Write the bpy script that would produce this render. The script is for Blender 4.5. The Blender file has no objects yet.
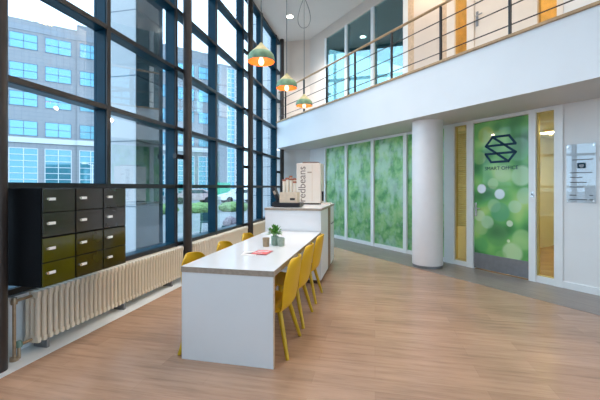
import bpy, bmesh, math, random
from mathutils import Matrix, Vector
random.seed(7)
C = bpy.context.scene.collection
PI = math.pi

# ------------------------------------------------------------------ materials
MATS = {}
def newmat(name):
    m = bpy.data.materials.new(name); m.use_nodes = True
    nt = m.node_tree; nt.nodes.clear()
    out = nt.nodes.new('ShaderNodeOutputMaterial')
    MATS[name] = m
    return m, nt, out
def N(nt, t, **kw):
    n = nt.nodes.new(t)
    for k, v in kw.items():
        if k.startswith('i_'):
            key = k[2:]
            key = int(key) if key.isdigit() else key.replace('_', ' ')
            n.inputs[key].default_value = v
        else:
            setattr(n, k, v)
    return n
def L(nt, a, ao, b, bi): nt.links.new(a.outputs[ao], b.inputs[bi])
def c4(c): return (c[0], c[1], c[2], 1.0)
def ramp(nt, stops, interp='LINEAR'):
    r = N(nt, 'ShaderNodeValToRGB'); cr = r.color_ramp; cr.interpolation = interp
    cr.elements[0].position = stops[0][0]; cr.elements[0].color = c4(stops[0][1])
    cr.elements[1].position = stops[-1][0]; cr.elements[1].color = c4(stops[-1][1])
    for p, c in stops[1:-1]:
        e = cr.elements.new(p); e.color = c4(c)
    return r
def pmat(name, col, rough=.5, metal=0., var=.06, scale=6., spec=.5, coat=0., bump=0.):
    m, nt, out = newmat(name)
    b = N(nt, 'ShaderNodeBsdfPrincipled')
    b.inputs['Roughness'].default_value = rough; b.inputs['Metallic'].default_value = metal
    b.inputs['Specular IOR Level'].default_value = spec; b.inputs['Coat Weight'].default_value = coat
    b.inputs['Coat Roughness'].default_value = .08
    tc = N(nt, 'ShaderNodeTexCoord'); no = N(nt, 'ShaderNodeTexNoise', i_Scale=scale, i_Detail=4.)
    L(nt, tc, 'Object', no, 'Vector')
    lo = tuple(max(0, x*(1-var)) for x in col); hi = tuple(min(1, x*(1+var)) for x in col)
    r = ramp(nt, [(.3, lo), (.7, hi)]); L(nt, no, 'Fac', r, 'Fac'); L(nt, r, 'Color', b, 'Base Color')
    if bump:
        bp = N(nt, 'ShaderNodeBump', i_Strength=bump, i_Distance=.01); L(nt, no, 'Fac', bp, 'Height'); L(nt, bp, 'Normal', b, 'Normal')
    L(nt, b, 'BSDF', out, 'Surface')
    return m
def emat(name, col, strength):
    m, nt, out = newmat(name)
    e = N(nt, 'ShaderNodeEmission', i_Strength=strength); e.inputs['Color'].default_value = c4(col)
    L(nt, e, 'Emission', out, 'Surface'); return m
def glass(name, tint, refl, refl_tint=(1, 1, 1), rough=0.0, body=None, bodyfac=0., mult=.7):
    """thin pane: tinted transparency, a fresnel mirror and, if asked, a film that scatters"""
    m, nt, out = newmat(name)
    t = N(nt, 'ShaderNodeBsdfTransparent'); t.inputs['Color'].default_value = c4(tint)
    g = N(nt, 'ShaderNodeBsdfGlossy', i_Roughness=rough); g.inputs['Color'].default_value = c4(refl_tint)
    lw = N(nt, 'ShaderNodeLayerWeight', i_Blend=.25)
    ma = N(nt, 'ShaderNodeMath', operation='MULTIPLY_ADD', use_clamp=True); ma.inputs[1].default_value = mult; ma.inputs[2].default_value = refl
    L(nt, lw, 'Fresnel', ma, 0)
    mx = N(nt, 'ShaderNodeMixShader'); L(nt, ma, 0, mx, 0)
    base = t; bo = 'BSDF'
    if body:
        d = N(nt, 'ShaderNodeBsdfDiffuse'); d.inputs['Color'].default_value = c4(body)
        m2 = N(nt, 'ShaderNodeMixShader', i_0=bodyfac); L(nt, t, 'BSDF', m2, 1); L(nt, d, 'BSDF', m2, 2); base = m2; bo = 'Shader'
    L(nt, base, bo, mx, 1); L(nt, g, 'BSDF', mx, 2); L(nt, mx, 'Shader', out, 'Surface')
    return m

def wood_floor(name, c1, c2, c3, rough):
    m, nt, out = newmat(name)
    b = N(nt, 'ShaderNodeBsdfPrincipled'); b.inputs['Roughness'].default_value = rough
    tc = N(nt, 'ShaderNodeTexCoord')
    br = N(nt, 'ShaderNodeTexBrick', offset=.37, i_Scale=1., i_Mortar_Size=.0012, i_Mortar_Smooth=.3, i_Bias=0., i_Brick_Width=1.25, i_Row_Height=.18)
    br.inputs['Color1'].default_value = c4(c1); br.inputs['Color2'].default_value = c4(c2); br.inputs['Mortar'].default_value = c4(tuple(x*.62 for x in c3))
    L(nt, tc, 'Object', br, 'Vector')
    mp = N(nt, 'ShaderNodeMapping'); mp.inputs['Scale'].default_value = (1.3, 14., 1.)
    L(nt, tc, 'Object', mp, 'Vector')
    n1 = N(nt, 'ShaderNodeTexNoise', i_Scale=1.6, i_Detail=7., i_Roughness=.65); L(nt, mp, 'Vector', n1, 'Vector')
    r = ramp(nt, [(.3, tuple(x*.55 for x in c3)), (.5, c3), (.72, tuple(min(1, x*1.30) for x in c3))]); L(nt, n1, 'Fac', r, 'Fac')
    n2 = N(nt, 'ShaderNodeTexNoise', i_Scale=.9, i_Detail=3.); L(nt, tc, 'Object', n2, 'Vector')
    r2 = ramp(nt, [(.3, (.88, .88, .88)), (.7, (1.08, 1.06, 1.04))]); L(nt, n2, 'Fac', r2, 'Fac')
    mx = N(nt, 'ShaderNodeMix', data_type='RGBA'); mx.inputs[0].default_value = .5
    L(nt, br, 'Color', mx, 6); L(nt, r, 'Color', mx, 7)
    mm = N(nt, 'ShaderNodeMix', data_type='RGBA', blend_type='MULTIPLY'); mm.inputs[0].default_value = 1.
    L(nt, mx, 2, mm, 6); L(nt, r2, 'Color', mm, 7)
    L(nt, mm, 2, b, 'Base Color')
    bp = N(nt, 'ShaderNodeBump', i_Strength=.12, i_Distance=.004); L(nt, n1, 'Fac', bp, 'Height'); L(nt, bp, 'Normal', b, 'Normal')
    L(nt, b, 'BSDF', out, 'Surface')
    return m

def leaf_film(name):
    """blurred print of leaves and pale blossom on frosted film"""
    m, nt, out = newmat(name)
    tc = N(nt, 'ShaderNodeTexCoord')
    n1 = N(nt, 'ShaderNodeTexNoise', i_Scale=3.4, i_Detail=4., i_Roughness=.58, i_Distortion=.2); L(nt, tc, 'Object', n1, 'Vector')
    r1 = ramp(nt, [(.28, (.08, .27, .11)), (.42, (.18, .50, .21)), (.54, (.34, .66, .31)), (.66, (.48, .72, .40)), (.78, (.66, .82, .58))]); L(nt, n1, 'Fac', r1, 'Fac')
    mp = N(nt, 'ShaderNodeMapping'); mp.inputs['Scale'].default_value = (1.5, 1.5, 1.25); mp.inputs['Location'].default_value = (3, 7, 1); L(nt, tc, 'Object', mp, 'Vector')
    n2 = N(nt, 'ShaderNodeTexNoise', i_Scale=2.2, i_Detail=3.5, i_Roughness=.55); L(nt, mp, 'Vector', n2, 'Vector')
    r2 = ramp(nt, [(.46, (0, 0, 0)), (.62, (1, 1, 1))]); L(nt, n2, 'Fac', r2, 'Fac')
    vo = N(nt, 'ShaderNodeTexVoronoi', i_Scale=7.5, feature='F1'); L(nt, tc, 'Object', vo, 'Vector')
    r3 = ramp(nt, [(.22, (1, 1, 1)), (.42, (0, 0, 0))]); L(nt, vo, 'Distance', r3, 'Fac')
    ml = N(nt, 'ShaderNodeMath', operation='MULTIPLY'); L(nt, r2, 'Color', ml, 0); ml.inputs[1].default_value = .66
    mx = N(nt, 'ShaderNodeMix', data_type='RGBA'); L(nt, ml, 0, mx, 0); L(nt, r1, 'Color', mx, 6); mx.inputs[7].default_value = (.60, .80, .80, 1)
    m3 = N(nt, 'ShaderNodeMath', operation='MULTIPLY'); L(nt, r3, 'Color', m3, 0); m3.inputs[1].default_value = .24
    mx2 = N(nt, 'ShaderNodeMix', data_type='RGBA'); L(nt, m3, 0, mx2, 0); L(nt, mx, 2, mx2, 6); mx2.inputs[7].default_value = (.70, .85, .68, 1)
    b = N(nt, 'ShaderNodeBsdfPrincipled', i_Roughness=.5); b.inputs['Coat Weight'].default_value = .8; b.inputs['Coat Roughness'].default_value = .03
    tr = N(nt, 'ShaderNodeBsdfTranslucent'); L(nt, mx2, 2, b, 'Base Color'); L(nt, mx2, 2, tr, 'Color')
    ms = N(nt, 'ShaderNodeMixShader', i_0=.45); L(nt, b, 'BSDF', ms, 1); L(nt, tr, 'BSDF', ms, 2)
    L(nt, ms, 'Shader', out, 'Surface'); return m

def bokeh_film(name, discs):
    """soft green print with out of focus discs; discs = (x, z, radius, colour, opacity) in the leaf's own metres"""
    m, nt, out = newmat(name)
    tc = N(nt, 'ShaderNodeTexCoord')
    n1 = N(nt, 'ShaderNodeTexNoise', i_Scale=2.1, i_Detail=1.2, i_Roughness=.4); L(nt, tc, 'Object', n1, 'Vector')
    r1 = ramp(nt, [(.30, (.015, .13, .03)), (.44, (.07, .32, .08)), (.54, (.18, .50, .12)), (.64, (.40, .64, .18)), (.74, (.55, .74, .42))]); L(nt, n1, 'Fac', r1, 'Fac')
    cur = r1; co = 'Color'
    sp = N(nt, 'ShaderNodeSeparateXYZ'); L(nt, tc, 'Object', sp, 0)
    cb = N(nt, 'ShaderNodeCombineXYZ'); L(nt, sp, 'X', cb, 'X'); L(nt, sp, 'Z', cb, 'Z')
    for x, z, rad, col, op in discs:
        d = N(nt, 'ShaderNodeVectorMath', operation='DISTANCE'); L(nt, cb, 0, d, 0); d.inputs[1].default_value = (x, 0, z)
        mr = N(nt, 'ShaderNodeMapRange', interpolation_type='SMOOTHSTEP'); L(nt, d, 'Value', mr, 'Value')
        mr.inputs['From Min'].default_value = rad*1.08; mr.inputs['From Max'].default_value = rad*.78
        mr.inputs['To Min'].default_value = 0.; mr.inputs['To Max'].default_value = op
        mx = N(nt, 'ShaderNodeMix', data_type='RGBA'); L(nt, mr, 0, mx, 0); L(nt, cur, co, mx, 6); mx.inputs[7].default_value = c4(col)
        cur = mx; co = 2
    b = N(nt, 'ShaderNodeBsdfPrincipled', i_Roughness=.45); b.inputs['Coat Weight'].default_value = .5; b.inputs['Coat Roughness'].default_value = .04
    L(nt, cur, co, b, 'Base Color'); L(nt, b, 'BSDF', out, 'Surface'); return m

def clad(name, c, joint, w, h, ms=.012, rough=.5, var=.06, spec=.5):
    """tile or panel cladding; the joints run round the faces of an upright block"""
    m, nt, out = newmat(name)
    tc = N(nt, 'ShaderNodeTexCoord'); sp = N(nt, 'ShaderNodeSeparateXYZ'); L(nt, tc, 'Object', sp, 0)
    ad = N(nt, 'ShaderNodeMath', operation='ADD'); L(nt, sp, 'X', ad, 0); L(nt, sp, 'Y', ad, 1)
    cb = N(nt, 'ShaderNodeCombineXYZ'); L(nt, ad, 0, cb, 'X'); L(nt, sp, 'Z', cb, 'Y')
    br = N(nt, 'ShaderNodeTexBrick', offset=0., i_Scale=1., i_Mortar_Size=ms, i_Mortar_Smooth=.1, i_Bias=0., i_Brick_Width=w, i_Row_Height=h)
    br.inputs['Color1'].default_value = c4(tuple(x*(1-var) for x in c)); br.inputs['Color2'].default_value = c4(tuple(x*(1+var) for x in c)); br.inputs['Mortar'].default_value = c4(joint)
    L(nt, cb, 0, br, 'Vector')
    b = N(nt, 'ShaderNodeBsdfPrincipled', i_Roughness=rough); b.inputs['Specular IOR Level'].default_value = spec
    L(nt, br, 'Color', b, 'Base Color'); L(nt, b, 'BSDF', out, 'Surface'); return m

pmat('white_wall', (.80, .80, .79), .6, var=.02, scale=2)
pmat('white_ceiling', (.66, .64, .61), .7, var=.02, scale=2)
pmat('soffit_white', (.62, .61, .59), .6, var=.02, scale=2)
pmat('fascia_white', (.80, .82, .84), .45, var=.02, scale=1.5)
pmat('beige_wall', (.70, .60, .52), .6, var=.03, scale=2)
pmat('white_frame', (.82, .84, .84), .35, var=.02)
pmat('column_white', (.82, .81, .82), .45, var=.02)
pmat('steel_dark', (.016, .018, .022), .35, .2, var=.15)
pmat('mullion_blue', (.002, .034, .062), .3, .0, var=.12, spec=.15)
pmat('column_brown', (.036, .029, .027), .38, .1, var=.2)
pmat('plinth_white', (.80, .85, .88), .14, var=.05)
pmat('radiator_cream', (.82, .74, .61), .38, var=.05)
pmat('pipe_brass', (.40, .30, .20), .35, .6, var=.2, scale=20)
pmat('valve_green', (.18, .30, .25), .4, var=.1)
pmat('black_metal', (.010, .010, .012), .3, .0, var=.2)
pmat('locker_body', (.004, .004, .005), .6, var=.2, spec=.1)
pmat('locker_door', (.030, .027, .024), .16, var=.15, coat=.3)
pmat('locker_reflect_umber', (.032, .029, .007), .16, var=.2, scale=3, coat=.3)  # lower locker doors: reflection of the surroundings painted into the colour
pmat('locker_reflect_olive', (.060, .060, .004), .16, var=.2, scale=3, coat=.3)  # stronger painted reflection tint for the first column of lower doors
pmat('silver', (.75, .75, .75), .25, .8, var=.1)
pmat('plate_white', (.85, .85, .84), .4, var=.05)
pmat('laminate_white', (.82, .82, .83), .22, var=.015, scale=3, coat=.2)
pmat('panel_white', (.77, .79, .81), .35, var=.015, scale=3)
pmat('edge_wood', (.36, .29, .23), .5, var=.18, scale=30)
pmat('wood_pale', (.62, .45, .30), .5, var=.15, scale=20)
pmat('wood_brown', (.20, .10, .055), .45, var=.2, scale=15)
pmat('handrail_wood', (.42, .27, .13), .4, var=.2, scale=15)
pmat('toe_dark', (.055, .030, .018), .5, var=.2)
pmat('chair_yellow', (.72, .42, .004), .42, var=.04, scale=10)
pmat('chair_leg_yellow', (.60, .40, .015), .42, var=.06, scale=10)
pmat('pot_brown', (.36, .26, .16), .7, var=.15, scale=40, bump=.2)
pmat('pot_green', (.33, .47, .38), .6, var=.12, scale=40, bump=.2)
pmat('pot_grey', (.36, .42, .34), .6, var=.15, scale=40, bump=.2)
pmat('soil', (.05, .035, .02), .9, var=.3, scale=60)
pmat('leaf', (.10, .30, .045), .45, var=.35, scale=18)
pmat('paper_white', (.82, .78, .76), .5, var=.04)
pmat('paper_red', (.70, .14, .14), .5, var=.35, scale=35)
pmat('ink_dark', (.03, .025, .025), .6, var=.2)
pmat('machine_cream', (.80, .72, .63), .35, var=.02)
pmat('carton', (.70, .56, .42), .6, var=.08, scale=20)
pmat('cup_pale', (.76, .68, .56), .5, var=.06)
pmat('cup_rim', (.36, .12, .07), .5, var=.2)
pmat('letter_brown', (.20, .14, .12), .5, var=.1)
pmat('black_plastic', (.012, .012, .015), .35, var=.2)
pmat('screen', (.45, .36, .28), .2, var=.2)
pmat('shade_teal', (.20, .34, .20), .55, var=.25, scale=14)
pmat('shade_cone', (.55, .47, .22), .6, var=.18, scale=20)
pmat('shade_inside', (.62, .085, .006), .6, var=.08)
pmat('cord', (.10, .12, .12), .6, var=.1)
pmat('logo_teal', (.001, .04, .075), .7, var=.1)
pmat('kick_steel', (.26, .27, .29), .38, .5, var=.08, scale=12)
pmat('door_white', (.80, .72, .64), .4, var=.02)
pmat('gold_frame', (.62, .50, .20), .35, .1, var=.1)
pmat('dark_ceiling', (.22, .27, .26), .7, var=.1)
pmat('teal_wall', (.07, .16, .17), .6, var=.1)
pmat('yellow_wall', (.74, .72, .50), .6, var=.05)
pmat('orange_wood', (.78, .62, .42), .5, var=.15)
pmat('asphalt', (.22, .24, .25), .8, var=.1, scale=.8)
pmat('hedge', (.16, .27, .09), .7, var=.5, scale=9, bump=.6)
pmat('shrub_mauve', (.27, .22, .25), .7, var=.35, scale=12, bump=.6)
pmat('car_silver', (.48, .36, .36), .25, .3, var=.06)
pmat('car_white', (.80, .82, .82), .25, var=.03)
pmat('car_glass', (.03, .05, .06), .1, var=.1)
pmat('tyre', (.012, .012, .012), .7, var=.2)
pmat('green_board', (.03, .42, .24), .5, var=.06)
pmat('teal_dark', (.02, .08, .09), .5, var=.2)
pmat('far_frame', (.10, .14, .20), .4, var=.06)
pmat('far_white', (.55, .57, .58), .5, var=.03)
clad('far_clad', (.25, .255, .27), (.15, .16, .19), .61, .42, .012, .55, .03)
clad('far_band', (.24, .26, .29), (.14, .16, .20), .61, .5, .012, .5, .03)
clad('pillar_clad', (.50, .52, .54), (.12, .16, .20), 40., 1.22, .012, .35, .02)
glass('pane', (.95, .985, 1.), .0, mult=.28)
clad('pillar_dark', (.035, .05, .06), (.015, .02, .025), 40., 1.22, .012, .12, .05)
glass('yellow_pane', (.975, .965, .76), .02, mult=.3)
glass('orange_pane', (.96, .84, .58), .02, mult=.3)
glass('dark_teal_pane', (.62, .78, .76), .15, (.80, .95, 1.))
glass('acrylic', (.93, .96, .98), .04, body=(.8, .85, .9), bodyfac=.10)
glass('far_pane', (.02, .05, .07), .36, (.36, .66, .80), .02, body=(.04, .20, .30), bodyfac=.9)
glass('far_pane_dark', (.02, .05, .07), .20, (.5, .8, .9), .05, body=(.02, .17, .22), bodyfac=.9)
glass('bulb_glass', (1, .9, .7), .05)
emat('bulb', (1., .74, .40), 2.8)
emat('downlight', (1., .90, .74), 22.)
emat('tube_light', (1., .86, .58), 26.)
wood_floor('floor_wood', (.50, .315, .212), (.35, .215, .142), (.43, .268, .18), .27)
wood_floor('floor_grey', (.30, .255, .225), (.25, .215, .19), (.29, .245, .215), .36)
leaf_film('leaf_film')

# ------------------------------------------------------------------ mesh builder
class MB:
    def __init__(s): s.bm = bmesh.new()
    def box(s, x0, x1, y0, y1, z0, z1, bev=0., M=None):
        r = bmesh.ops.create_cube(s.bm, size=1.)
        vs = r['verts']
        T = Matrix.Translation(((x0+x1)/2, (y0+y1)/2, (z0+z1)/2)) @ Matrix.Diagonal((abs(x1-x0), abs(y1-y0), abs(z1-z0), 1))
        bmesh.ops.transform(s.bm, matrix=T, verts=vs)
        if M is not None: bmesh.ops.transform(s.bm, matrix=M, verts=vs)
        if bev:
            es = {e for v in vs for e in v.link_edges}
            bmesh.ops.bevel(s.bm, geom=list(es), offset=bev, segments=2, affect='EDGES', profile=.6)
        return s
    def tube(s, pts, rad, seg=10, cap=True):
        pts = [Vector(p) for p in pts]; n = len(pts)
        rads = rad if isinstance(rad, (list, tuple)) else [rad]*n
        rings = []; up0 = None
        for i, p in enumerate(pts):
            d = (pts[min(i+1, n-1)] - pts[max(i-1, 0)]).normalized()
            if up0 is None:
                up0 = d.orthogonal().normalized()
            up0 = (up0 - d*up0.dot(d))
            up0 = up0.normalized() if up0.length > 1e-6 else d.orthogonal().normalized()
            w = d.cross(up0)
            rings.append([s.bm.verts.new(p + (up0*math.cos(2*PI*k/seg) + w*math.sin(2*PI*k/seg))*rads[i]) for k in range(seg)])
        for a, b in zip(rings, rings[1:]):
            for k in range(seg): s.bm.faces.new((a[k], a[(k+1) % seg], b[(k+1) % seg], b[k]))
        if cap:
            s.bm.faces.new(list(reversed(rings[0]))); s.bm.faces.new(rings[-1])
        return s
    def lathe(s, prof, c=(0, 0, 0), seg=24, close=False):
        rings = []
        for r, z in prof:
            if r < 1e-5: rings.append([s.bm.verts.new((c[0], c[1], c[2]+z))])
            else: rings.append([s.bm.verts.new((c[0]+r*math.cos(2*PI*k/seg), c[1]+r*math.sin(2*PI*k/seg), c[2]+z)) for k in range(seg)])
        for a, b in zip(rings, rings[1:]):
            for k in range(seg):
                k2 = (k+1) % seg
                if len(a) == 1 and len(b) == 1: continue
                if len(a) == 1: s.bm.faces.new((a[0], b[k2], b[k]))
                elif len(b) == 1: s.bm.faces.new((a[k], a[k2], b[0]))
                else: s.bm.faces.new((a[k], a[k2], b[k2], b[k]))
        return s
    def prism(s, poly, z0, z1):
        a = [s.bm.verts.new((x, y, z0)) for x, y in poly]; b = [s.bm.verts.new((x, y, z1)) for x, y in poly]
        n = len(poly)
        s.bm.faces.new(list(reversed(a))); s.bm.faces.new(b)
        for k in range(n): s.bm.faces.new((a[k], a[(k+1) % n], b[(k+1) % n], b[k]))
        return s
    def prism_xz(s, poly, y0, y1):
        a = [s.bm.verts.new((x, y0, z)) for x, z in poly]; b = [s.bm.verts.new((x, y1, z)) for x, z in poly]
        n = len(poly)
        s.bm.faces.new(a); s.bm.faces.new(list(reversed(b)))
        for k in range(n): s.bm.faces.new((a[k], b[k], b[(k+1) % n], a[(k+1) % n]))
        return s
    def build(s, name, mat, parent=None, loc=None, rz=None, smooth=False, mats=None):
        bmesh.ops.recalc_face_normals(s.bm, faces=s.bm.faces)
        me = bpy.data.meshes.new(name); s.bm.to_mesh(me); s.bm.free()
        o = bpy.data.objects.new(name, me); C.objects.link(o)
        me.materials.append(MATS[mat])
        if smooth:
            for p in me.polygons: p.use_smooth = True
            try:
                md = o.modifiers.new('es', 'EDGE_SPLIT'); md.split_angle = math.radians(40)
            except Exception: pass
        if parent is not None: o.parent = parent
        if loc is not None: o.location = loc
        if rz is not None: o.rotation_euler = (0, 0, rz)
        return o

def tag(o, label=None, cat=None, group=None, kind=None):
    if label: o['label'] = label
    if cat: o['category'] = cat
    if group: o['group'] = group
    if kind: o['kind'] = kind
    return o
def empty(name, loc=(0, 0, 0), rz=0., label=None, cat=None, group=None, kind=None):
    o = bpy.data.objects.new(name, None); C.objects.link(o); o.empty_display_size = .1
    o.location = loc; o.rotation_euler = (0, 0, rz)
    return tag(o, label, cat, group, kind)
def clone(root, loc, rz=None, label=None):
    def cp(o, par):
        c = o.copy(); C.objects.link(c)
        if par is not None: c.parent = par
        for ch in o.children: cp(ch, c)
        return c
    r = cp(root, None); r.location = loc
    if rz is not None: r.rotation_euler = (0, 0, rz)
    if label: r['label'] = label
    return r
def text(name, body, size, mat, parent, M, ext=.0015, align='CENTER', sx=1.):
    cu = bpy.data.curves.new(name, 'FONT'); cu.body = body; cu.size = size; cu.extrude = ext
    cu.align_x = align; cu.align_y = 'CENTER'
    cu.materials.append(MATS[mat])
    t_ = bpy.data.objects.new(name, cu); C.objects.link(t_)
    me = bpy.data.meshes.new_from_object(t_.evaluated_get(bpy.context.evaluated_depsgraph_get()))
    bpy.data.objects.remove(t_); me.name = name
    o = bpy.data.objects.new(name, me); C.objects.link(o); o.parent = parent
    o.matrix_local = M @ Matrix.Diagonal((sx, 1, 1, 1))
    return o
RX = Matrix.Rotation(PI/2, 4, 'X')

# the right-hand wall runs obliquely: x = along it (towards the viewer's right), y = into it, z = up
WO = (2.5, 5.858); WRZ = math.atan2(-.74324, .66902)
def rw(x, y=0.): return (WO[0] + x*.66902 + y*.74324, WO[1] - x*.74324 + y*.66902)
def rwl(x, y=0., z=0.): a = rw(x, y); return (a[0], a[1], z)

CEIL = 6.2; SOF = 2.66; SLAB = 3.45
# ------------------------------------------------------------------ setting: floors, ceiling, walls
tag(MB().prism([(-3.22, -4.), (9., -4.), (9., 9.), (3.5, 12.6), (-3.22, 12.6)], -.12, 0.).build('floor', 'floor_wood'), 'pinkish tan wood plank floor', kind='structure')
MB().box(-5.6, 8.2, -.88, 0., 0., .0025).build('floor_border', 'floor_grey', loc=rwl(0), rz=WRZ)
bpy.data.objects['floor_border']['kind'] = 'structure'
tag(MB().box(-3.1, -2.79, -4., 10.9, 0., .003).build('trim_1', 'plinth_white'), 'white floor strip below the radiators', kind='structure')
tag(MB().prism([(-3.22, -4.), (9., -4.), (9., 3.), (3.6, 11.4), (-3.22, 11.4)], CEIL, CEIL+.2).build('ceiling', 'white_ceiling'), 'pale ceiling of the tall atrium', kind='structure')
tag(MB().box(-3.22, -3.1, -4., 10.9, 0., .50).build('wall_left', 'plinth_white'), 'low white wall below the tall windows', kind='structure')
MB().box(-3.12, -3.0, -4., 10.9, .50, .528, .004).build('trim_2', 'white_frame')['kind'] = 'structure'
MB().box(-3.22, 9., -4.15, -4., 0., CEIL).build('wall_front', 'white_wall')['kind'] = 'structure'
MB().box(-3.22, -1.9, 10.9, 11.05, 0., SOF).build('wall_back', 'white_wall')['kind'] = 'structure'
MB().box(-3.22, -1.9, 10.9, 11.05, SLAB, CEIL).build('wall_back_upper', 'beige_wall')['kind'] = 'structure'
# storey slab with its white edge, seen as the balcony front
def slab_poly(front, back, s):
    return None
f0 = rw(6.1, -1.07); f1 = rw(-7.02, -1.07)
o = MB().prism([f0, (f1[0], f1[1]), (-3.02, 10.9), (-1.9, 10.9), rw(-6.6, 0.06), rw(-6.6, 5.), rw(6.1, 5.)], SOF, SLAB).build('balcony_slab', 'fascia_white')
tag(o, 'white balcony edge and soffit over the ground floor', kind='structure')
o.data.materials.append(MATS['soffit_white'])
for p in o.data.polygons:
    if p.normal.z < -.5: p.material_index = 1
MB().box(-7.02, 6.1, -1.10, -.98, SLAB, SLAB+.038, .004).build('trim_3', 'handrail_wood', loc=rwl(0), rz=WRZ)['kind'] = 'structure'

# ------------------------------------------------------------------ tall window wall (left)
MULL = [3.42+1.39*k for k in range(-5, 6)]      # mullion positions along the wall
RAILS = [.54, 1.44, 2.345, 3.265, 4.19, 5.12, 6.10]
for i, y in enumerate(MULL):
    y1 = MULL[i+1] if i+1 < len(MULL) else 10.88
    w = empty('window_%d' % (i+1), (-3.17, y, .51), kind='structure')
    m = MB().box(0., .15, -.035, .035, 0., CEIL-.51); m.build('mullion', 'mullion_blue', w)
    MB().box(.15, .172, -.028, .028, 0., CEIL-.51).build('mullion_cap', 'steel_dark', w)
    for z in RAILS:
        MB().box(0., .15, .035, y1-y-.035, z-.51, z-.51+.06).build('transom', 'mullion_blue', w)
        MB().box(.15, .168, .028, y1-y-.028, z-.51+.004, z-.51+.056).build('transom_cap', 'steel_dark', w)
    g = MB()
    for a, b in zip(RAILS, RAILS[1:]):
        g.box(.03, .036, .035, y1-y-.035, a-.45, b-.51)
    g.build('glass_pane', 'pane', w)
def steel_column(y, z1=CEIL):
    c = empty('column', (-2.925, y, 0.), kind='structure', label='dark brown round steel post before the tall windows')
    MB().tube([(0, 0, 0), (0, 0, z1)], .068, 20).build('shaft', 'column_brown', c, smooth=True)
    for z in (1.92, 3.28, 4.65):
        MB().box(-.11, -.05, -.23, .0, z-.02, z+.05, .006).build('bracket', 'black_metal', c)
for y in (-3.52, -.68, 2.16, 5.0, 7.84, 10.72): steel_column(y)

# ------------------------------------------------------------------ oblique wall on the right, ground floor
FR = 'white_frame'
wr = empty('wall_right', rwl(0), WRZ, kind='structure', label='white glazed partition under the balcony')
def wbox(name, mat, x0, x1, z0, z1, y0=0., y1=.10, bev=0., par=None):
    return MB().box(x0, x1, y0, y1, z0, z1, bev).build(name, mat, par or wr)
wbox('wall_panel', 'white_wall', -6.85, -5.94, 0., SOF)
wbox('wall_panel', 'white_wall', .235, 6.1, 0., SOF, .012)
wbox('skirting', 'white_frame', .235, 6.1, 0., .10, -.004)
wbox('frame_head', FR, -5.94, .235, 2.605, SOF)
wbox('frame_sill', FR, -5.94, -1.15, 0., .085)
for x0, x1 in ((-5.94, -5.89), (-4.95, -4.85), (-3.885, -3.78), (-2.82, -2.72), (-1.76, -1.545), (-1.285, -1.155), (-.225, -.125), (.125, .235)):
    wbox('frame_post', FR, x0, x1, 0., 2.61, -.012, .10)
wbox('frame_sill', FR, -.13, .13, 0., .10)
for k, (x0, x1) in enumerate(((-5.89, -4.95), (-4.85, -3.885), (-3.78, -2.82), (-2.72, -1.76))):
    w = empty('window_%d' % (20+k), rwl((x0+x1)/2, .03, .085), WRZ, kind='structure', label='glass panel with a blurred green leaf print')
    h = (x1-x0)/2
    MB().box(-h, h, 0., .012, 0., 2.52).build('glass_pane', 'leaf_film', w)
for k, (x0, x1, mt) in enumerate(((-1.545, -1.285, 'yellow_pane'), (-.125, .125, 'yellow_pane'))):
    w = empty('window_%d' % (25+k), rwl((x0+x1)/2, .03, .08), WRZ, kind='structure', label='narrow amber glass sidelight beside the green door')
    h = (x1-x0)/2
    MB().box(-h+.018, h-.018, .02, .028, .03, 2.51).build('glass_pane', mt, w)
    b = MB(); b.box(-h, -h+.02, 0., .05, 0., 2.53); b.box(h-.02, h, 0., .05, 0., 2.53); b.box(-h, h, 0., .05, 0., .03); b.box(-h, h, 0., .05, 2.505, 2.53)
    b.build('bead', 'gold_frame', w)
# door with the green print
DX0, DX1 = -1.155, -.225
dc = (DX0+DX1)/2; dh = (DX1-DX0)/2-.004
DISC = [(-.325, 1.41, .085, (.80, .86, .93), .95), (-.005, 1.32, .09, (.76, .86, .90), .92), (-.36, .93, .105, (.55, .70, .45), .7),
        (-.33, .72, .13, (.34, .55, .22), .6), (-.22, .83, .12, (.42, .64, .40), .75), (.20, .37, .17, (.55, .74, .42), .75), (-.33, .42, .13, (.10, .40, .12), .6),
        (.16, .84, .055, (.70, .84, .62), .8), (.14, .55, .028, (.74, .86, .55), .9), (.34, 1.62, .17, (.50, .74, .44), .7), (-.10, 1.12, .12, (.40, .66, .40), .5), (.24, 1.12, .11, (.48, .72, .50), .55), (-.36, 1.95, .12, (.30, .52, .16), .5), (.02, .28, .10, (.24, .52, .16), .5), (-.12, 1.50, .10, (.50, .70, .36), .5), (.40, 1.30, .14, (.42, .64, .45), .5),
        (.05, 1.66, .15, (.42, .62, .30), .55), (-.25, 2.35, .15, (.40, .52, .10), .6), (.30, 2.05, .20, (.22, .52, .30), .45), (.0, 1.02, .17, (.06, .34, .22), .5), (-.05, .62, .2, (.10, .30, .10), .5), (.36, .60, .17, (.36, .62, .25), .6)]
bokeh_film('bokeh_film', DISC)
d = empty('door_1', rwl(dc, .02, .02), WRZ, kind='structure', label='door covered with a green bokeh print and a dark outline emblem')
MB().box(-dh, dh, 0., .045, 0., 2.575).build('door_leaf', 'bokeh_film', d)
MB().box(-dh, dh, -.006, .0, 0., .27).build('kick_plate', 'kick_steel', d)
b = MB(); b.box(-dh+.015, -dh+.055, -.012, 0., .92, 1.16, .004); b.tube([(-dh+.035, -.012, 1.06), (-dh+.035, -.05, 1.06), (-dh+.14, -.055, 1.06)], .010, 8)
b.build('door_handle', 'silver', d)
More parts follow.
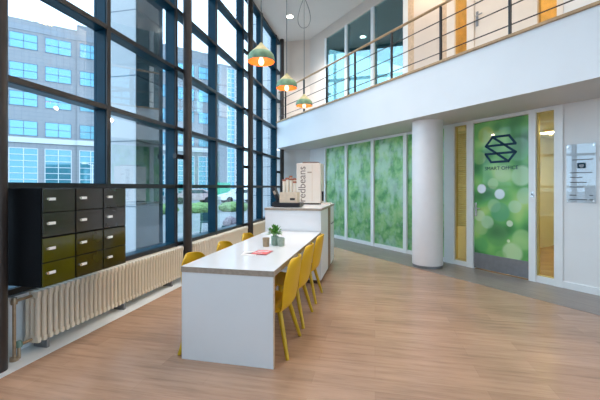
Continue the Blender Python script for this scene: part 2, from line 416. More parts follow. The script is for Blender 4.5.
# emblem: pixel corners of the photographed mark turned into metres on the leaf
EA = {'A': (-.125, 2.292), 'B': (.150, 2.292), 'C': (.256, 2.146), 'D': (-.245, 2.146), 'E': (.256, 2.009), 'H': (-.250, 2.009), 'I': (-.150, 1.866), 'J': (.140, 1.866)}
b = MB()
for p, q in ('AB', 'BC', 'CD', 'DA', 'AE', 'DJ', 'EH', 'HI', 'IJ', 'JE'):
    (x0, z0), (x1, z1) = EA[p], EA[q]; dx, dz = x1-x0, z1-z0; l = math.hypot(dx, dz); nx, nz = -dz/l*.019, dx/l*.019; ex, ez = dx/l*.012, dz/l*.012
    b.prism_xz([(x0+nx-ex, z0+nz-ez), (x1+nx+ex, z1+nz+ez), (x1-nx+ex, z1-nz+ez), (x0-nx-ex, z0-nz-ez)], -.004, -.0005)
b.build('emblem', 'logo_teal', d)
text('lettering', 'SMART OFFICE', .085, 'logo_teal', d, Matrix.Translation((.015, -.002, 1.755)) @ RX)
# key switch on the post right of the door
o = empty('wall_switch', rwl(-.17, -.012, 1.30), WRZ, 'small grey key switch on the white post right of the green door', 'switch')
MB().box(-.022, .022, -.012, 0., 0., .085, .003).build('plate', 'silver', o); MB().box(-.012, .012, -.018, -.012, .03, .06, .002).build('rocker', 'kick_steel', o)

# directory sign on the plain wall
sg = empty('directory_sign', rwl(.455, .01, 1.24), WRZ, 'clear acrylic directory sign screwed to the white wall right of the door', 'sign')
MB().box(-.172, .172, -.030, -.022, 0., .82, .003).build('panel', 'acrylic', sg)
for x in (-.15, .15):
    for z in (.03, .79): MB().tube([(x, 0., z), (x, -.036, z)], .011, 12).build('standoff', 'silver', sg, smooth=True)
for x0, x1, z in ((-.10, .14, .60), (-.125, .13, .42), (-.125, .02, .355), (-.125, .07, .285), (-.125, .03, .22), (-.13, -.05, .105), (.10, .14, .105), (-.13, .07, .045), (.10, .14, .045)):
    MB().box(x0, x1, -.0325, -.030, z-.0045, z+.0045).build('text_line', 'ink_dark', sg)
b = MB(); b.box(-.035, .055, -.034, -.030, .48, .555, .012)
b.build('emblem', 'logo_teal', sg)
b = MB(); b.box(-.018, .038, -.036, -.034, .508, .513); b.box(-.018, .038, -.036, -.034, .522, .527); b.box(-.006, .026, -.036, -.034, .495, .5); b.build('emblem_bar', 'plate_white', sg)

# ---- ground floor offices behind the partition
bl = empty('window_blind', rwl(-1.415, .12, .72), WRZ, 'pale slatted blind behind the left amber sidelight', 'blind')
b = MB()
for k in range(44): b.box(-.17, .17, 0., .018, .04*k, .04*k+.026)
b.build('slats', 'cup_pale', bl)
MB().box(-.17, .17, -.005, .03, 1.76, 1.80).build('head_rail', 'white_frame', bl)
MB().box(-6.6, 6.1, 4.0, 4.1, 0., SOF).build('wall_office_back', 'yellow_wall', loc=rwl(0), rz=WRZ)['kind'] = 'structure'
for x in (-6.6, -1.70, 1.6):
    MB().box(x-.04, x+.04, .11, 4.0, 0., SOF).build('wall_office_side', 'white_wall', loc=rwl(0), rz=WRZ)['kind'] = 'structure'
b = empty('office_door_frame', rwl(1.05, 2.2, 0.), WRZ, 'pale wooden door frame seen through the right amber sidelight', 'door frame')
MB().box(-.04, .04, -.05, .05, 0., 2.1).build('jamb', 'wood_pale', b); MB().box(.86, .94, -.05, .05, 0., 2.1).build('jamb', 'wood_pale', b); MB().box(-.04, .94, -.05, .05, 2.1, 2.18).build('head', 'wood_pale', b)
def office_lamp(x, y, z, label, e=1, lx=.6):
    o = empty('office_ceiling_lamp', rwl(x, y, z), WRZ, label, 'ceiling lamp', 'office ceiling lamps')
    MB().box(-lx, lx, -.10, .10, -.05, 0.).build('housing', 'white_frame', o)
    MB().box(-lx+.02, lx-.02, -.08, .08, -.06, -.051).build('diffuser', 'tube_light', o)
office_lamp(.3, 1.5, SOF, 'lit ceiling lamp seen through the right amber sidelight')
office_lamp(-.6, 2.4, SOF, 'lit ceiling lamp seen through the left amber sidelight')
for x in (-5.3, -4.4, -3.4, -2.3): office_lamp(x, .85, SOF, 'added unseen lamp backlighting the green leaf print panels')  # unseen lamps added close behind the film to backlight it

# ------------------------------------------------------------------ oblique wall, upper floor
wu = empty('wall_upper', rwl(0, 0, SLAB), WRZ, kind='structure', label='white and glazed wall behind the balcony')
H = CEIL-SLAB
def ubox(name, mat, x0, x1, z0, z1, y0=0., y1=.10): return MB().box(x0, x1, y0, y1, z0, z1).build(name, mat, wu)
ubox('wall_panel', 'beige_wall', -6.85, -5.93, 0., H); ubox('frame_head', 'beige_wall', -5.93, 6.1, 2.45, H)
for x0, x1 in ((-5.93, -5.87), (-4.95, -4.85), (-3.885, -3.78), (-2.82, -2.68)): ubox('frame_post', FR, x0, x1, 0., 2.45, -.012)
ubox('frame_sill', FR, -5.87, -2.7, 0., .06)
ubox('trim_post', 'wood_pale', -2.68, -2.52, 0., 2.45, -.008)
ubox('wall_panel', 'beige_wall', -2.52, -1.80, 0., 2.45)
ubox('trim_post', 'wood_pale', -1.80, -1.70, 0., 2.45, -.006)
for x0, x1 in ((-1.70, -1.53), (-1.28, -1.14), (-.13, -.10), (.16, .24)): ubox('frame_post', 'door_white', x0, x1, 0., 2.45, -.012)
ubox('wall_panel', 'white_wall', .24, 6.1, 0., 2.45)
for k, (x0, x1) in enumerate(((-5.87, -4.95), (-4.85, -3.885), (-3.78, -2.82))):
    w = empty('window_%d' % (30+k), rwl((x0+x1)/2, .03, SLAB+.06), WRZ, kind='structure', label='dark reflecting glass behind the balcony railing')
    h = (x1-x0)/2; MB().box(-h, h, 0., .01, 0., 2.39).build('glass_pane', 'dark_teal_pane', w)
for k, (x0, x1) in enumerate(((-1.53, -1.28), (-.10, .16))):
    w = empty('window_%d' % (35+k), rwl((x0+x1)/2, .03, SLAB), WRZ, kind='structure', label='narrow amber glass strip beside the upper white door')
    h = (x1-x0)/2; MB().box(-h, h, 0., .01, 0., 2.45).build('glass_pane', 'orange_pane', w)
d = empty('door_2', rwl(-.635, .01, SLAB+.01), WRZ, kind='structure', label='pale upper door with a lever handle behind the balcony railing')
MB().box(-.50, .50, 0., .045, 0., 2.43).build('door_leaf', 'door_white', d)
b = MB(); b.box(-.47, -.43, -.012, 0., .86, 1.12, .004); b.tube([(-.45, -.012, 1.03), (-.45, -.05, 1.03), (-.33, -.055, 1.03)], .011, 8); b.build('door_handle', 'kick_steel', d)
# upper offices
MB().box(-6.6, 6.1, 4.2, 4.3, SLAB, CEIL).build('wall_upper_back', 'teal_wall', loc=rwl(0), rz=WRZ)['kind'] = 'structure'
for x, mt in ((-2.62, 'teal_wall'), (-1.75, 'orange_wood'), (1.5, 'orange_wood')):
    MB().box(x-.04, x+.04, .11, 4.2, SLAB, CEIL).build('wall_upper_side', mt, loc=rwl(0), rz=WRZ)['kind'] = 'structure'
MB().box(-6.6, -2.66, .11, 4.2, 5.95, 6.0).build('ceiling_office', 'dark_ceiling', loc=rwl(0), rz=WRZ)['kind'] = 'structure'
MB().box(-1.71, 1.46, 2.0, 2.1, SLAB, CEIL).build('wall_upper_cross', 'orange_wood', loc=rwl(0), rz=WRZ)['kind'] = 'structure'
office_lamp(.05, .9, 5.95, 'lit ceiling lamp seen through the right upper amber strip', lx=.5)
office_lamp(-1.25, 1.2, 5.95, 'ceiling lamp behind the left upper amber strip', lx=.4)

# balcony railing
r = empty('balcony_railing', rwl(0, -1.03, SLAB+.045), WRZ, 'balcony railing of thin dark bars with a wooden handrail', 'railing')
for k in range(-6, 5):
    x = .056+1.094*k
    MB().box(x-.012, x+.012, -.022, .022, 0., .885).build('post', 'black_metal', r)
for z in (.14, .40, .655): MB().tube([(-6.95, 0., z), (6.1, 0., z)], .009, 8).build('bar', 'black_metal', r, smooth=True)
MB().tube([(-6.95, 0., .91), (6.1, 0., .91)], .024, 12).build('handrail', 'handrail_wood', r, smooth=True)

# white round column under the balcony
c = empty('column', (.945, 6.72, 0.), kind='structure', label='thick white round column carrying the balcony')
MB().lathe([(0, 0), (.262, 0), (.262, .05)], seg=48).build('column_base', 'kick_steel', c, smooth=True)
MB().lathe([(.270, .05), (.270, SOF)], seg=48).build('shaft', 'column_white', c, smooth=True)

# ------------------------------------------------------------------ radiators
sec = MB()
for x in (-.052, 0., .052): sec.tube([(x, 0, .03), (x, 0, .44)], .020, 8)
sec.box(-.078, .078, -.020, .020, .40, .465, .017); sec.box(-.078, .078, -.020, .020, 0., .055, .017)
sec_o = sec.build('section', 'radiator_cream', smooth=True); SEC = sec_o.data; bpy.data.objects.remove(sec_o)
def radiator(y0, n, label, valve=False):
    r = empty('radiator', (-2.98, y0, 0.), 0., label, 'radiator', 'cream column radiators below the windows')
    for k in range(n):
        o = bpy.data.objects.new('section', SEC); C.objects.link(o); o.parent = r; o.location = (0, .03+k*.0585, .075)
        md = o.modifiers.new('es', 'EDGE_SPLIT'); md.split_angle = math.radians(40)
    ln = n*.0585
    for f in (.04, .45, .86):
        MB().box(-.07, .075, f*ln, f*ln+.03, 0., .085, .004).build('foot', 'kick_steel', r)
    if valve:
        MB().tube([(.02, -.0, .50), (.02, -.12, .50), (.02, -.15, .485), (.02, -.15, 0.0)], .013, 10).build('supply_pipe', 'pipe_brass', r, smooth=True)
        MB().tube([(.02, 0., .115), (.02, -.08, .115), (.02, -.11, .09), (.02, -.11, 0.)], .013, 10).build('return_pipe', 'pipe_brass', r, smooth=True)
        MB().lathe([(0, 0), (.024, 0), (.026, .03), (.018, .055), (0, .055)], (.02, -.15, .475), 14).build('valve', 'pipe_brass', r, smooth=True)
        MB().lathe([(0, 0), (.024, 0), (.028, .02), (.020, .05), (0, .05)], (.02, -.11, .10), 14).build('valve_cap', 'valve_green', r, smooth=True)
        MB().lathe([(0, 0), (.032, 0), (.032, .03), (0, .03)], (.02, -.15, 0.0), 14).build('floor_collar', 'pipe_brass', r, smooth=True)
radiator(2.47, 41, 'cream column radiator under the black lockers, with pipes at its end', True)
radiator(5.14, 43, 'cream column radiator behind the row of yellow chairs by the window')
radiator(7.98, 42, 'cream column radiator farthest back, behind the tall white counter')

# ------------------------------------------------------------------ lockers
lk = empty('locker_cabinet', (-2.60, 2.255, .652), 0., 'black wall-hung locker cabinet of twelve small doors below the window', 'lockers')
LW = .955; LH = .80
MB().box(-.398, -.012, 0., LW, 0., LH, .003).build('body', 'locker_body', lk)
for col in range(3):
    for row in range(4):
        y0 = col*LW/3+.008; y1 = (col+1)*LW/3-.008; z1 = LH-.006-row*.199-(.006 if row > 1 else 0); z0 = z1-.1915
        dr = MB().box(-.013, 0., 0., y1-y0, 0., z1-z0, .0025).build('door', ('locker_reflect_olive' if col == 0 else 'locker_reflect_umber') if row > 1 else 'locker_door', lk, loc=(0, y0, z0))
        MB().box(0., .004, .05, .112, .095, .118, .001).build('number_plate', 'plate_white', dr)
        MB().tube([(0, .035, .108), (.014, .035, .108)], .011, 10).build('lock', 'silver', dr, smooth=True)

# ------------------------------------------------------------------ table and tall counter
TX0, TX1, TY0, TY1 = -1.612, -.79, 2.65, 5.10
t = empty('table', ((TX0+TX1)/2, TY0, 0.), 0., 'long white dining table with a solid white end panel and greyish wood edge', 'table')
hw = (TX1-TX0)/2
MB().box(-hw+.0, hw-.0, 0., TY1-TY0, .739, .784).build('tabletop_core', 'edge_wood', t)
MB().box(-hw, hw, 0., TY1-TY0, .784, .7865).build('tabletop', 'laminate_white', t)
MB().box(-hw+.005, hw-.005, .004, .040, 0., .739).build('end_panel', 'panel_white', t)
b = MB(); b.box(hw-.006, hw-.0035, .004, .040, 0., .739); b.box(-hw+.0035, -hw+.006, .004, .040, 0., .739); b.build('panel_edge', 'wood_pale', t)
MB().box(-.02, .02, .05, TY1-TY0-.03, .62, .739).build('beam', 'panel_white', t)
ct = empty('counter', (-1.225, 5.105, 0.), 0., 'tall white counter cabinet at the far end of the table, carrying the coffee machine', 'counter')
CW0, CW1, CD, CH = -.44, .435, 1.68, 1.14
MB().box(CW0-.01, CW1+.01, 0., CD, CH-.036, CH-.0025).build('worktop_core', 'edge_wood', ct)
MB().box(CW0-.01, CW1+.01, 0., CD, CH-.0025, CH).build('worktop', 'laminate_white', ct)
MB().box(CW0, CW1-.02, .012, CD-.012, .06, CH-.036).build('body', 'laminate_white', ct)
MB().box(CW0+.03, CW1-.06, .05, CD-.04, 0., .06).build('plinth', 'toe_dark', ct)
MB().box(CW1-.02, CW1, .012, .80, .06, CH-.04, .002).build('side_panel', 'panel_white', ct)
MB().box(CW1-.02, CW1+.004, .80, 1.10, .06, CH-.04, .002).build('post', 'wood_brown', ct)
dd = MB().box(CW1-.02, CW1, 1.105, CD-.012, .06, .80, .002).build('door', 'panel_white', ct)
dw = MB().box(CW1-.02, CW1, 1.105, CD-.012, .81, CH-.04, .002).build('drawer', 'panel_white', ct)
MB().box(CW1, CW1+.018, 1.18, 1.58, .78, .795, .002).build('handle', 'kick_steel', dd)

# ------------------------------------------------------------------ chairs
def chair_shell():
    prof = [(.190, .418, .190), (.182, .438, .222), (.12, .440, .250), (.01, .412, .262), (-.10, .388, .262), (-.190, .384, .258), (-.232, .43, .260), (-.252, .56, .264), (-.272, .68, .258), (-.286, .77, .236), (-.293, .822, .178), (-.296, .842, .110)]
    nu = 8; bm = bmesh.new(); rows = []
    for i, (y, z, w) in enumerate(prof):
        back = min(1, max(0, (i-4)/3)); row = []
        for k in range(nu+1):
            u = -1+2*k/nu
            row.append(bm.verts.new((w*u, y+back*.062*u*u, z+(1-back)*.014*u*u+(.0 if i < len(prof)-3 else -.012*u*u))))
        rows.append(row)
    for a, b in zip(rows, rows[1:]):
        for k in range(nu): bm.faces.new((a[k], a[k+1], b[k+1], b[k]))
    return bm
def make_chair():
    r = empty('chair', (0, 0, 0), 0., 'x', 'chair', 'yellow shell chairs at the long table')
    m = MB(); m.bm.free(); m.bm = chair_shell()
    s = m.build('seat_shell', 'chair_yellow', r)
    for p in s.data.polygons: p.use_smooth = True
    md = s.modifiers.new('sol', 'SOLIDIFY'); md.thickness = .014; md.offset = 0
    md = s.modifiers.new('sub', 'SUBSURF'); md.levels = 1; md.render_levels = 2
    b = MB(); b.box(-.15, .15, -.14, -.10, .375, .40, .006); b.box(-.15, .15, .08, .12, .385, .415, .006); b.box(-.02, .02, -.11, .09, .38, .40, .004)
    b.build('under_frame', 'chair_leg_yellow', r)
    for sx in (-1, 1):
        for sy, top, bot in ((-1, (-.135, .415), (-.235, 0.)), (1, (.11, .425), (.180, 0.))):
            MB().tube([(sx*.150, top[0], top[1]-.02), (sx*.245, bot[0], bot[1])], [.024, .016], 12).build('leg', 'chair_leg_yellow', r, smooth=True)
    return r
ch = make_chair()
right = [(3.065, 'yellow shell chair nearest the camera on the right side of the table'), (3.73, 'middle yellow shell chair on the right side of the table'), (4.49, 'yellow shell chair on the right side of the table, next to the tall counter')]
left = [(2.955, 'yellow shell chair on the window side of the table, nearest the black lockers'), (3.64, 'middle yellow shell chair on the window side of the table'), (4.37, 'yellow shell chair on the window side of the table, nearest the tall counter')]
for i, (y, lb) in enumerate(right):
    if i == 0: ch.location = (-.955, y, 0); ch.rotation_euler = (0, 0, PI/2); ch['label'] = lb
    else: clone(ch, (-.955, y, 0), PI/2, lb)
for y, lb in left: clone(ch, (-1.43, y, 0), -PI/2, lb)

# ------------------------------------------------------------------ things on the table
TZ = .7865
def pot(x, y, mat, r, h, label):
    o = empty('plant_pot', (x, y, TZ), 0., label, 'pot', 'small pots on the table')
    MB().lathe([(0, 0), (r*.86, 0), (r*.9, .004), (r, h*.9), (r, h), (r-.006, h), (r-.008, h-.012)], seg=24).build('pot', mat, o, smooth=True)
    MB().lathe([(0, h-.014), (r-.008, h-.014)], seg=20).build('soil', 'soil', o)
    return o
pot(-1.209, 3.745, 'pot_brown', .040, .098, 'small brown pot on the table, left of the leafy plant')
pot(-1.047, 3.80, 'pot_grey', .043, .095, 'small grey green pot on the table, right of the leafy plant')
pl = pot(-1.136, 3.85, 'pot_green', .045, .105, 'green pot with a bushy fern on the table')
for k in range(95):
    a = random.uniform(0, 2*PI); el = random.uniform(-.25, 1.5); rr_ = random.uniform(.03, .115)
    dx, dy, dz = math.cos(a)*math.cos(el), math.sin(a)*math.cos(el), math.sin(el)
    p0 = Vector((dx*rr_*.55, dy*rr_*.55, .125+dz*rr_*.6)); ln = .042+.018*random.random()
    b = MB(); bm = b.bm; sd = Vector((-math.sin(a), math.cos(a), 0)); w = .015+.006*random.random()
    out_ = Vector((dx, dy, dz*.6+.15)).normalized(); p1 = p0+out_*ln*.5+Vector((0, 0, .008)); p2 = p0+out_*ln
    v = [bm.verts.new(p) for p in (p0, p1+sd*w, p2, p1-sd*w, p1+Vector((0, 0, .005)))]
    for f in ((0, 1, 4), (1, 2, 4), (2, 3, 4), (3, 0, 4)): bm.faces.new([v[i] for i in f])
    b.build('leaf', 'leaf', pl)
b = MB()
for k in range(9):
    a = k*.7; b.tube([(math.cos(a)*.012, math.sin(a)*.012, .09), (math.cos(a)*.03, math.sin(a)*.03, .15)], .002, 5)
b.build('stems', 'leaf', pl)
def leaflet(x, y, rz, w, h, mat, z, label):
    o = empty('leaflet', (x, y, z), rz, label, 'leaflet', 'leaflets on the table')
    MB().box(-w/2, w/2, -h/2, h/2, 0., .004).build('sheet', mat, o)
    return o
o = leaflet(-1.235, 3.30, .15, .15, .21, 'paper_white', TZ, 'white leaflet with a small dark picture on the table')
MB().prism([(-.05, -.01), (.03, .05), (.03, -.03)], .004, .005).build('picture', 'ink_dark', o)
o = leaflet(-1.125, 3.36, -.05, .16, .21, 'paper_red', TZ+.005, 'red leaflet lying on the table beside the white one')
MB().box(-.06, .06, .02, .05, .004, .005).build('picture', 'paper_white', o)
MB().box(-.06, .02, -.06, -.045, .004, .005).build('picture', 'paper_white', o)

# ------------------------------------------------------------------ things on the counter
KZ = 1.14
cm = empty('coffee_machine', (-1.20, 6.20, KZ), 0., 'tall cream coffee machine with brown vertical lettering on the counter', 'coffee machine')
MB().box(-.215, .235, 0., .42, .025, .755, .008).build('body', 'machine_cream', cm)
MB().box(-.20, .20, .02, .40, 0., .03).build('foot', 'black_plastic', cm)
MB().box(-.12, .17, .08, .34, .755, .785, .005).build('hopper', 'letter_brown', cm)
MB().box(.075, .083, -.003, .001, .06, .73).build('door_seam', 'carton', cm)
MB().box(-.01, .07, -.003, .001, .575, .60).build('badge', 'screen', cm)
MB().box(.235, .265, .12, .2, .06, .24, .006).build('spout', 'black_plastic', cm)
MB().box(.236, .40, .03, .36, 0., .025, .004).build('drip_tray', 'machine_cream', cm)
text('lettering', 'redbeans', .195, 'letter_brown', cm, Matrix.Translation((-.105, -.001, .372)) @ RX @ Matrix.Rotation(PI/2, 4, 'Z'), sx=.92)
tr = empty('drawer_box', (-1.365, 5.36, KZ), 0., 'low black drawer box at the front left corner of the counter', 'box')
MB().box(-.225, .225, -.13, .16, 0.008, .072, .004).build('body', 'black_plastic', tr)
MB().box(-.215, .215, -.142, -.13, .016, .064, .003).build('drawer_front', 'black_plastic', tr)
MB().box(-.2, .2, -.11, .14, 0., .008).build('foot', 'black_plastic', tr)
bx = empty('carton', (-1.335, 5.37, KZ+.072), 0., 'pale cardboard carton of cup stacks on the black drawer box', 'box')
b = MB(); b.box(-.14, .14, -.11, .11, 0., .008); b.box(-.14, .14, -.11, -.104, .008, .165); b.box(-.14, .14, .104, .11, .008, .165); b.box(-.14, -.134, -.104, .104, .008, .165); b.box(.134, .14, -.104, .104, .008, .165)
b.build('box_body', 'carton', bx)
MB().box(.03, .11, -.1125, -.1095, .04, .075).build('printed_mark', 'ink_dark', bx)
CUPS = ((-1.415, 5.315, .36, 'leftmost front'), (-1.357, 5.315, .385, 'second front'), (-1.298, 5.315, .375, 'third front'), (-1.24, 5.315, .33, 'rightmost front'), (-1.39, 5.40, .39, 'left rear'), (-1.325, 5.40, .42, 'middle rear'), (-1.26, 5.40, .38, 'right rear'))
for x, y, h, w in CUPS:
    o = empty('cup_stack', (x, y, KZ+.081), 0., w+' stack of pale paper cups with red brown rims in the carton', 'cups', 'paper cup stacks')
    prof = [(0, 0), (.022, 0)]
    z = .09
    prof.append((.026, .09))
    while z < h-.05: prof += [(.024, z+.004), (.027, z+.028)]; z += .03
    MB().lathe(prof+[(.027, h-.03), (.023, h-.03)], seg=16).build('cups', 'cup_pale', o, smooth=True)
    MB().lathe([(.027, h-.03), (.0288, h-.026), (.0285, h-.010), (.025, h), (0, h)], seg=16).build('rim', 'cup_rim', o, smooth=True)
pt = empty('card_terminal', (-1.53, 5.37, KZ+.072), 0., 'slanted black card terminal standing on the left of the black drawer box', 'terminal')
MB().box(-.05, .05, -.06, .08, 0., .02, .004).build('base', 'black_plastic', pt)
Mx = Matrix.Translation((.02, 0, .02)) @ Matrix.Rotation(-.42, 4, 'Y')
MB().box(-.03, .03, -.055, .055, 0., .235, .01, M=Mx).build('body', 'black_plastic', pt)
MB().box(-.02, .02, -.058, -.0545, .12, .18, M=Mx).build('screen', 'screen', pt)

# ------------------------------------------------------------------ lamps
def pendant(x, y, z, label, loop=False):
    o = empty('pendant_lamp', (x, y, z), 0., label, 'pendant lamp', 'pendant lamps over the table')
    R = .142
    MB().lathe([(R, -.040), (R*1.01, -.02), (R*1.0, .005), (R*.94, .035), (R*.80, .058)], seg=36).build('shade', 'shade_teal', o, smooth=True)
    MB().lathe([(R*.80, .058), (R*.45, .105), (R*.18, .145), (.012, .165)], seg=36).build('shade_cap', 'shade_cone', o, smooth=True)
    MB().lathe([(R*.985, -.0405), (R*.985, -.02), (R*.97, .0), (R*.9, .03), (R*.76, .052), (R*.4, .092), (.012, .13)], seg=36).build('shade_lining', 'shade_inside', o, smooth=True)
    MB().lathe([(0, -.078), (.020, -.072), (.030, -.052), (.030, -.03), (.020, -.005), (.013, .015), (.013, .05)], seg=18).build('bulb', 'bulb', o, smooth=True)
    MB().tube([(0, 0, .05), (0, 0, .14)], .017, 12).build('lamp_holder', 'black_plastic', o, smooth=True)
    MB().tube([(0, 0, .16), (0, 0, CEIL-z-.02)], .0045, 8).build('cord', 'cord', o, smooth=True)
    MB().lathe([(0, -.03), (.05, -.03), (.055, 0), (0, 0)], (0, 0, CEIL-z), 20).build('canopy', 'white_frame', o, smooth=True)
    if loop:
        pts = []; zt = 1.86; zb = 1.31; hh = zt-zb
        for k in range(41):
            a = -PI+2*PI*k/40; s = (1+math.cos(a))/2
            wx = math.sin(a)*.155*(s**.7)
            pts.append((wx, .0, zt-hh*s))
        MB().tube(pts, .0055, 8).build('cord_loop', 'cord', o, smooth=True)
        MB().tube([(0, 0, zt-.04), (0, 0, zt+.04)], .012, 8).build('cord_tie', 'cord', o, smooth=True)
    ld = bpy.data.lights.new('pendant_light', 'POINT'); ld.energy = 6; ld.color = (1., .70, .42); ld.shadow_soft_size = .03
    lo = bpy.data.objects.new('pendant_light', ld); C.objects.link(lo); lo.parent = o; lo.location = (0, 0, -.13)
pendant(-1.2, 3.55, 2.85, 'green pendant lamp with orange lining nearest the camera, over the table')
pendant(-1.2, 4.65, 2.875, 'middle one of the three green pendant lamps, over the far part of the table')
pendant(-1.2, 5.86, 2.905, 'green pendant lamp with a looped cord, over the tall counter', True)

def downlight(x, y, z, energy, label, group, spot=100, r=.085, col=(1., .97, .95)):
    o = empty('downlight', (x, y, z), 0., label, 'downlight', group)
    MB().lathe([(r, -.008), (r+.02, -.008), (r+.022, 0.), (r, 0.)], seg=24).build('ring', 'white_frame', o, smooth=True)
    MB().lathe([(0, -.006), (r, -.006)], seg=24).build('diffuser', 'downlight', o)
    ld = bpy.data.lights.new('downlight_lamp', 'SPOT'); ld.energy = energy; ld.color = col; ld.spot_size = math.radians(spot); ld.spot_blend = .8; ld.shadow_soft_size = r
    lo = bpy.data.objects.new('downlight_lamp', ld); C.objects.link(lo); lo.parent = o; lo.location = (0, 0, -.03)
DL = 105
downlight(-2.31, 9.31, CEIL, 420, 'lit round downlight in the high ceiling near the far corner', 'atrium downlights', 120)
for x, y in ((-1.2, 6.9), (-.2, 4.6), (-1.2, 2.6), (.6, 1.2), (-1.6, .4), (-2.0, 3.3), (-2.0, 5.8)):  # out-of-view downlights added to brighten the room
    downlight(x, y, CEIL, DL, 'added unseen fill downlight in the high atrium ceiling', 'atrium downlights', 130)

for x in (-2.0, 0., 2.2):  # out-of-view downlights added to warm the upper wall
    p = rw(x, -.55); downlight(p[0], p[1], CEIL, 110, 'unseen warm downlight added above the balcony', 'added balcony downlights', 140, .06, (1., .78, .55))

# ------------------------------------------------------------------ outside
tag(MB().box(-130, 60, -60, 130, -.3, -.125).build('ground', 'asphalt'), 'pale grey paved street outside', kind='structure')
def pillar(x0, x1, y0, y1, h, label):
    p = empty('pillar', ((x0+x1)/2, (y0+y1)/2, -.125), 0., label, 'pillar', 'clad pillars outside the windows')
    a, b_ = (x1-x0)/2, (y1-y0)/2
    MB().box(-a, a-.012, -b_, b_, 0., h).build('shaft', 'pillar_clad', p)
    MB().box(a-.012, a, -b_+.02, b_, 0., h).build('dark_side', 'pillar_dark', p)  # darker, glossier cladding on the face towards the windows
    return p
p = pillar(-5.14, -4.32, 5.6, 6.42, 14., 'square pale panel clad pillar close outside the window behind the lockers')
MB().box(.405, .43, -.14, .08, 1.25, 1.65, .005).build('sign_box', 'teal_dark', p)
pillar(-5.14, -4.30, 14.0, 14.8, 14., 'square pale panel clad pillar outside the far end of the windows')
# far office block: x along its front, y into it
FA = (-34.98, 31.283); FRZ = math.radians(46.083)
fb = empty('office_building', (FA[0], FA[1], -.12), FRZ, 'grey office building with rows of sky blue windows across the street', 'building')
Z0 = .12
MB().box(-13., 2.5, 0., 12., 0., 19.34+Z0).build('wall', 'far_clad', fb)
MB().box(2.5, 19.0, -.25, 12., 0., 19.9+Z0).build('wall', 'far_clad', fb)
for x0, x1, yy in ((-13., 2.5, -.06), (2.5, 19., -.31)):
    MB().box(x0, x1, yy, yy+.06, 18.15+Z0, 18.75+Z0).build('band', 'far_band', fb)
    MB().box(x0, x1, yy-.1, yy+.06, 6.2+Z0, 6.75+Z0).build('band', 'far_white', fb)
rows = [(16.2, 17.85), (13.05, 14.7), (10.1, 11.65), (6.95, 8.55)]
k = -4
xs = []
for i in range(-4, 1): xs.append((-.44+3.04*i, 1.96+3.04*i, 0.))
for i in range(0, 6): xs.append((2.75+2.72*i, 4.9+2.72*i, -.25))
for x0, x1, yy in xs:
    w_ = x1-x0
    for z0, z1 in rows:
        h_ = z1-z0
        f = MB()
        for a, b_, c_, d_ in ((0, w_, 0, .05), (0, w_, h_-.05, h_), (0, .05, 0, h_), (w_-.05, w_, 0, h_), (w_/2-.03, w_/2+.03, 0, h_), (0, w_, h_*.5-.03, h_*.5+.03)): f.box(a, b_, -.05, 0., c_, d_)
        fo = f.build('window', 'far_frame', fb, loc=(x0, yy, z0+Z0))
        dk = random.random() < .22 and z0 < 12
        MB().box(.02, w_-.02, -.02, -.005, .02, h_-.02).build('window_pane', 'far_pane_dark' if dk else 'far_pane', fo)
    z0, z1 = .3, 5.6; h_ = z1-z0
    f = MB()
    for j in range(9): f.box(0, w_, -.06, 0., h_*j/8-.035, h_*j/8+.035)
    for j in range(3): f.box(w_*j/2-.04, w_*j/2+.04, -.06, 0., 0., h_)
    fo = f.build('window', 'far_white', fb, loc=(x0, yy, z0+Z0))
    MB().box(.02, w_-.02, -.02, -.005, 0., h_).build('window_pane', 'far_pane_dark', fo)
# stair tower at its right end
MB().box(19.0, 21.5, -.9, 10., 0., 18.6+Z0).build('tower', 'far_band', fb)
f = MB()
for j in range(28): f.box(20.2, 21.3, -.99, -.9, .4+.66*j, .48+.66*j)
for x in (20.2, 20.75, 21.3): f.box(x-.05, x+.05, -1.0, -.9, .4, 18.3)
fo = f.build('window', 'far_white', fb); MB().box(20.2, 21.3, -.94, -.92, .4, 18.3).build('window_pane', 'far_pane', fo)
# street lamp
sl = empty('street_lamp', (-21.2, 22.5, -.125), FRZ, 'white street lamp with two arms before the grey office building', 'street lamp')
MB().tube([(0, 0, 0), (0, 0, 3.35)], [.07, .05], 12).build('pole', 'far_white', sl, smooth=True)
for s in (-1, 1):
    MB().tube([(0, 0, 3.2), (s*.3, 0, 3.36), (s*.45, 0, 3.38)], .03, 8).build('arm', 'far_white', sl, smooth=True)
    MB().lathe([(0, 0), (.16, 0), (.18, .04), (.08, .1), (0, .11)], (s*.55, 0, 3.32), 16).build('lamp_head', 'far_white', sl, smooth=True)
def car(x, y, rz, mat, label):
    c = empty('car', (x, y, -.125), rz, label, 'car', 'cars parked across the street')
    prof = [(-2.1, .3), (-2.15, .7), (-1.75, .88), (-1.0, .95), (-.45, 1.38), (.85, 1.42), (1.6, 1.0), (2.1, .92), (2.15, .35)]
    b = MB(); b.prism_xz(prof, -.82, .82); bmesh.ops.bevel(b.bm, geom=list(b.bm.edges), offset=.06, segments=2, affect='EDGES'); b.build('body', mat, c, smooth=True)
    for s in (-1, 1):
        b = MB(); b.prism_xz([(-.8, .98), (-.40, 1.30), (.78, 1.33), (1.35, 1.0)], s*.80, s*.835); b.build('side_window', 'car_glass', c)
        for xx in (-1.3, 1.3): MB().tube([(xx, s*.66, .32), (xx, s*.86, .32)], .32, 20).build('wheel', 'tyre', c, smooth=True)
car(-17.2, 30.2, math.radians(45), 'car_silver', 'pinkish silver car parked beyond the hedge')
car(-13.4, 32.7, math.radians(45), 'car_white', 'white car parked beyond the hedge, nearer the stair tower')
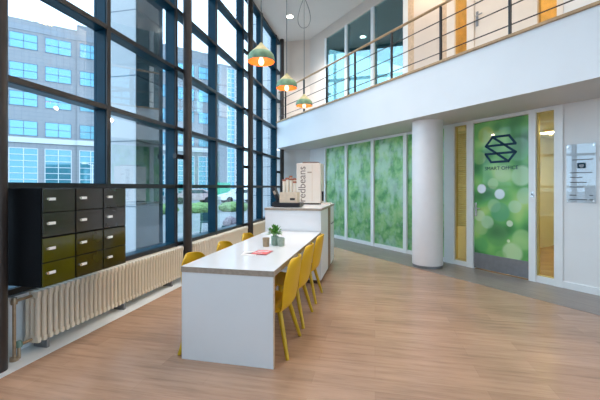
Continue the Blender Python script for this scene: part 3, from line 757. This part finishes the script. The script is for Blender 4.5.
# hedges: a few clipped lumps
def bush(x, y, rx, ry, h, mat, name, label, cat, group=None, kind=None, rz=0.):
    o = empty(name, (x, y, -.125), rz, label, cat, group)
    bm = bmesh.new(); bmesh.ops.create_icosphere(bm, subdivisions=4, radius=1.)
    for v in bm.verts:
        f = 1+.10*math.sin(v.co.x*9+2*v.co.z)*math.sin(v.co.y*8+1)+random.uniform(-.05, .05)
        v.co = Vector((v.co.x*rx*f, v.co.y*ry*f, max(0., (v.co.z*f+.75)*h/1.75)))
    m = MB(); m.bm.free(); m.bm = bm; m.build('foliage', mat, o, smooth=False)
    return o
for k, (s, lb) in enumerate(((-2.2, 'green hedge clump left of the silver car'), (0., 'green hedge clump before the silver car'), (2.1, 'green hedge clump before the white car'), (4.1, 'green hedge clump before the white car, farther right'))):
    bush(-10.6+s*.75, 19.6+s*.73, 1.0, .6, .62, 'hedge', 'hedge', lb, 'hedge', 'hedges along the street', rz=math.radians(45))
o = bush(-5.4, 12.3, .26, .26, .46, 'shrub_mauve', 'planter', 'round mauve shrub in a low planter outside the middle window', 'planter')
MB().box(-.24, .24, -.24, .24, 0., .14, .01).build('trough', 'teal_dark', o)
oc = empty('outdoor_chair', (-5.72, 11.0, -.125), .5, 'dark slatted outdoor chair outside the middle window', 'chair')
MB().box(-.2, .2, -.2, .2, .36, .40, .008).build('seat', 'teal_dark', oc); MB().box(-.2, .2, .17, .21, .40, .68, .008).build('backrest', 'teal_dark', oc)
for sx in (-1, 1):
    for sy in (-1, 1): MB().tube([(sx*.17, sy*.17, .37), (sx*.2, sy*.2, 0)], .02, 8).build('leg', 'teal_dark', oc, smooth=True)
gp = empty('hoarding', (-17.3, 37.2, -.125), math.radians(46), 'emerald green hoarding panel beyond the parked white car', 'hoarding')
MB().box(-1.1, 1.0, 0., .08, .3, 2.1).build('board', 'green_board', gp); MB().box(-1.1, -1.0, .08, .18, 0., 2.1).build('post', 'far_white', gp); MB().box(.9, 1., .08, .18, 0., 2.1).build('post', 'far_white', gp)

# ------------------------------------------------------------------ world, camera
w = bpy.data.worlds.new('sky'); bpy.context.scene.world = w; w.use_nodes = True
nt = w.node_tree; nt.nodes.clear()
out = N(nt, 'ShaderNodeOutputWorld'); bg = N(nt, 'ShaderNodeBackground', i_Strength=3.0)
tc = N(nt, 'ShaderNodeTexCoord'); sp = N(nt, 'ShaderNodeSeparateXYZ'); L(nt, tc, 'Generated', sp, 0)
rr = ramp(nt, [(.0, (.34, .43, .52)), (.5, (.62, .81, 1.)), (1., (.54, .77, 1.))])
mr = N(nt, 'ShaderNodeMapRange'); mr.inputs['From Min'].default_value = -1; mr.inputs['From Max'].default_value = 1; L(nt, sp, 'Z', mr, 'Value'); L(nt, mr, 0, rr, 'Fac')
L(nt, rr, 'Color', bg, 'Color'); L(nt, bg, 'Background', out, 'Surface')

cam = bpy.data.cameras.new('camera'); co = bpy.data.objects.new('camera', cam); C.objects.link(co)
co.location = (0, 0, 1.46); co.rotation_euler = (PI/2, 0, math.atan(75/345))
cam.sensor_width = 36; cam.lens = 36*345/600; cam.shift_y = -13/600; cam.clip_end = 500
bpy.context.scene.camera = co
sc = bpy.context.scene
sc.view_settings.view_transform = 'Standard'; sc.view_settings.look = 'None'; sc.view_settings.exposure = .32; sc.view_settings.gamma = 1.
sc.view_settings.use_curve_mapping = False
sc.cycles.max_bounces = 8; sc.cycles.transparent_max_bounces = 16; sc.cycles.sample_clamp_indirect = 6.
sc.cycles.use_denoising = True
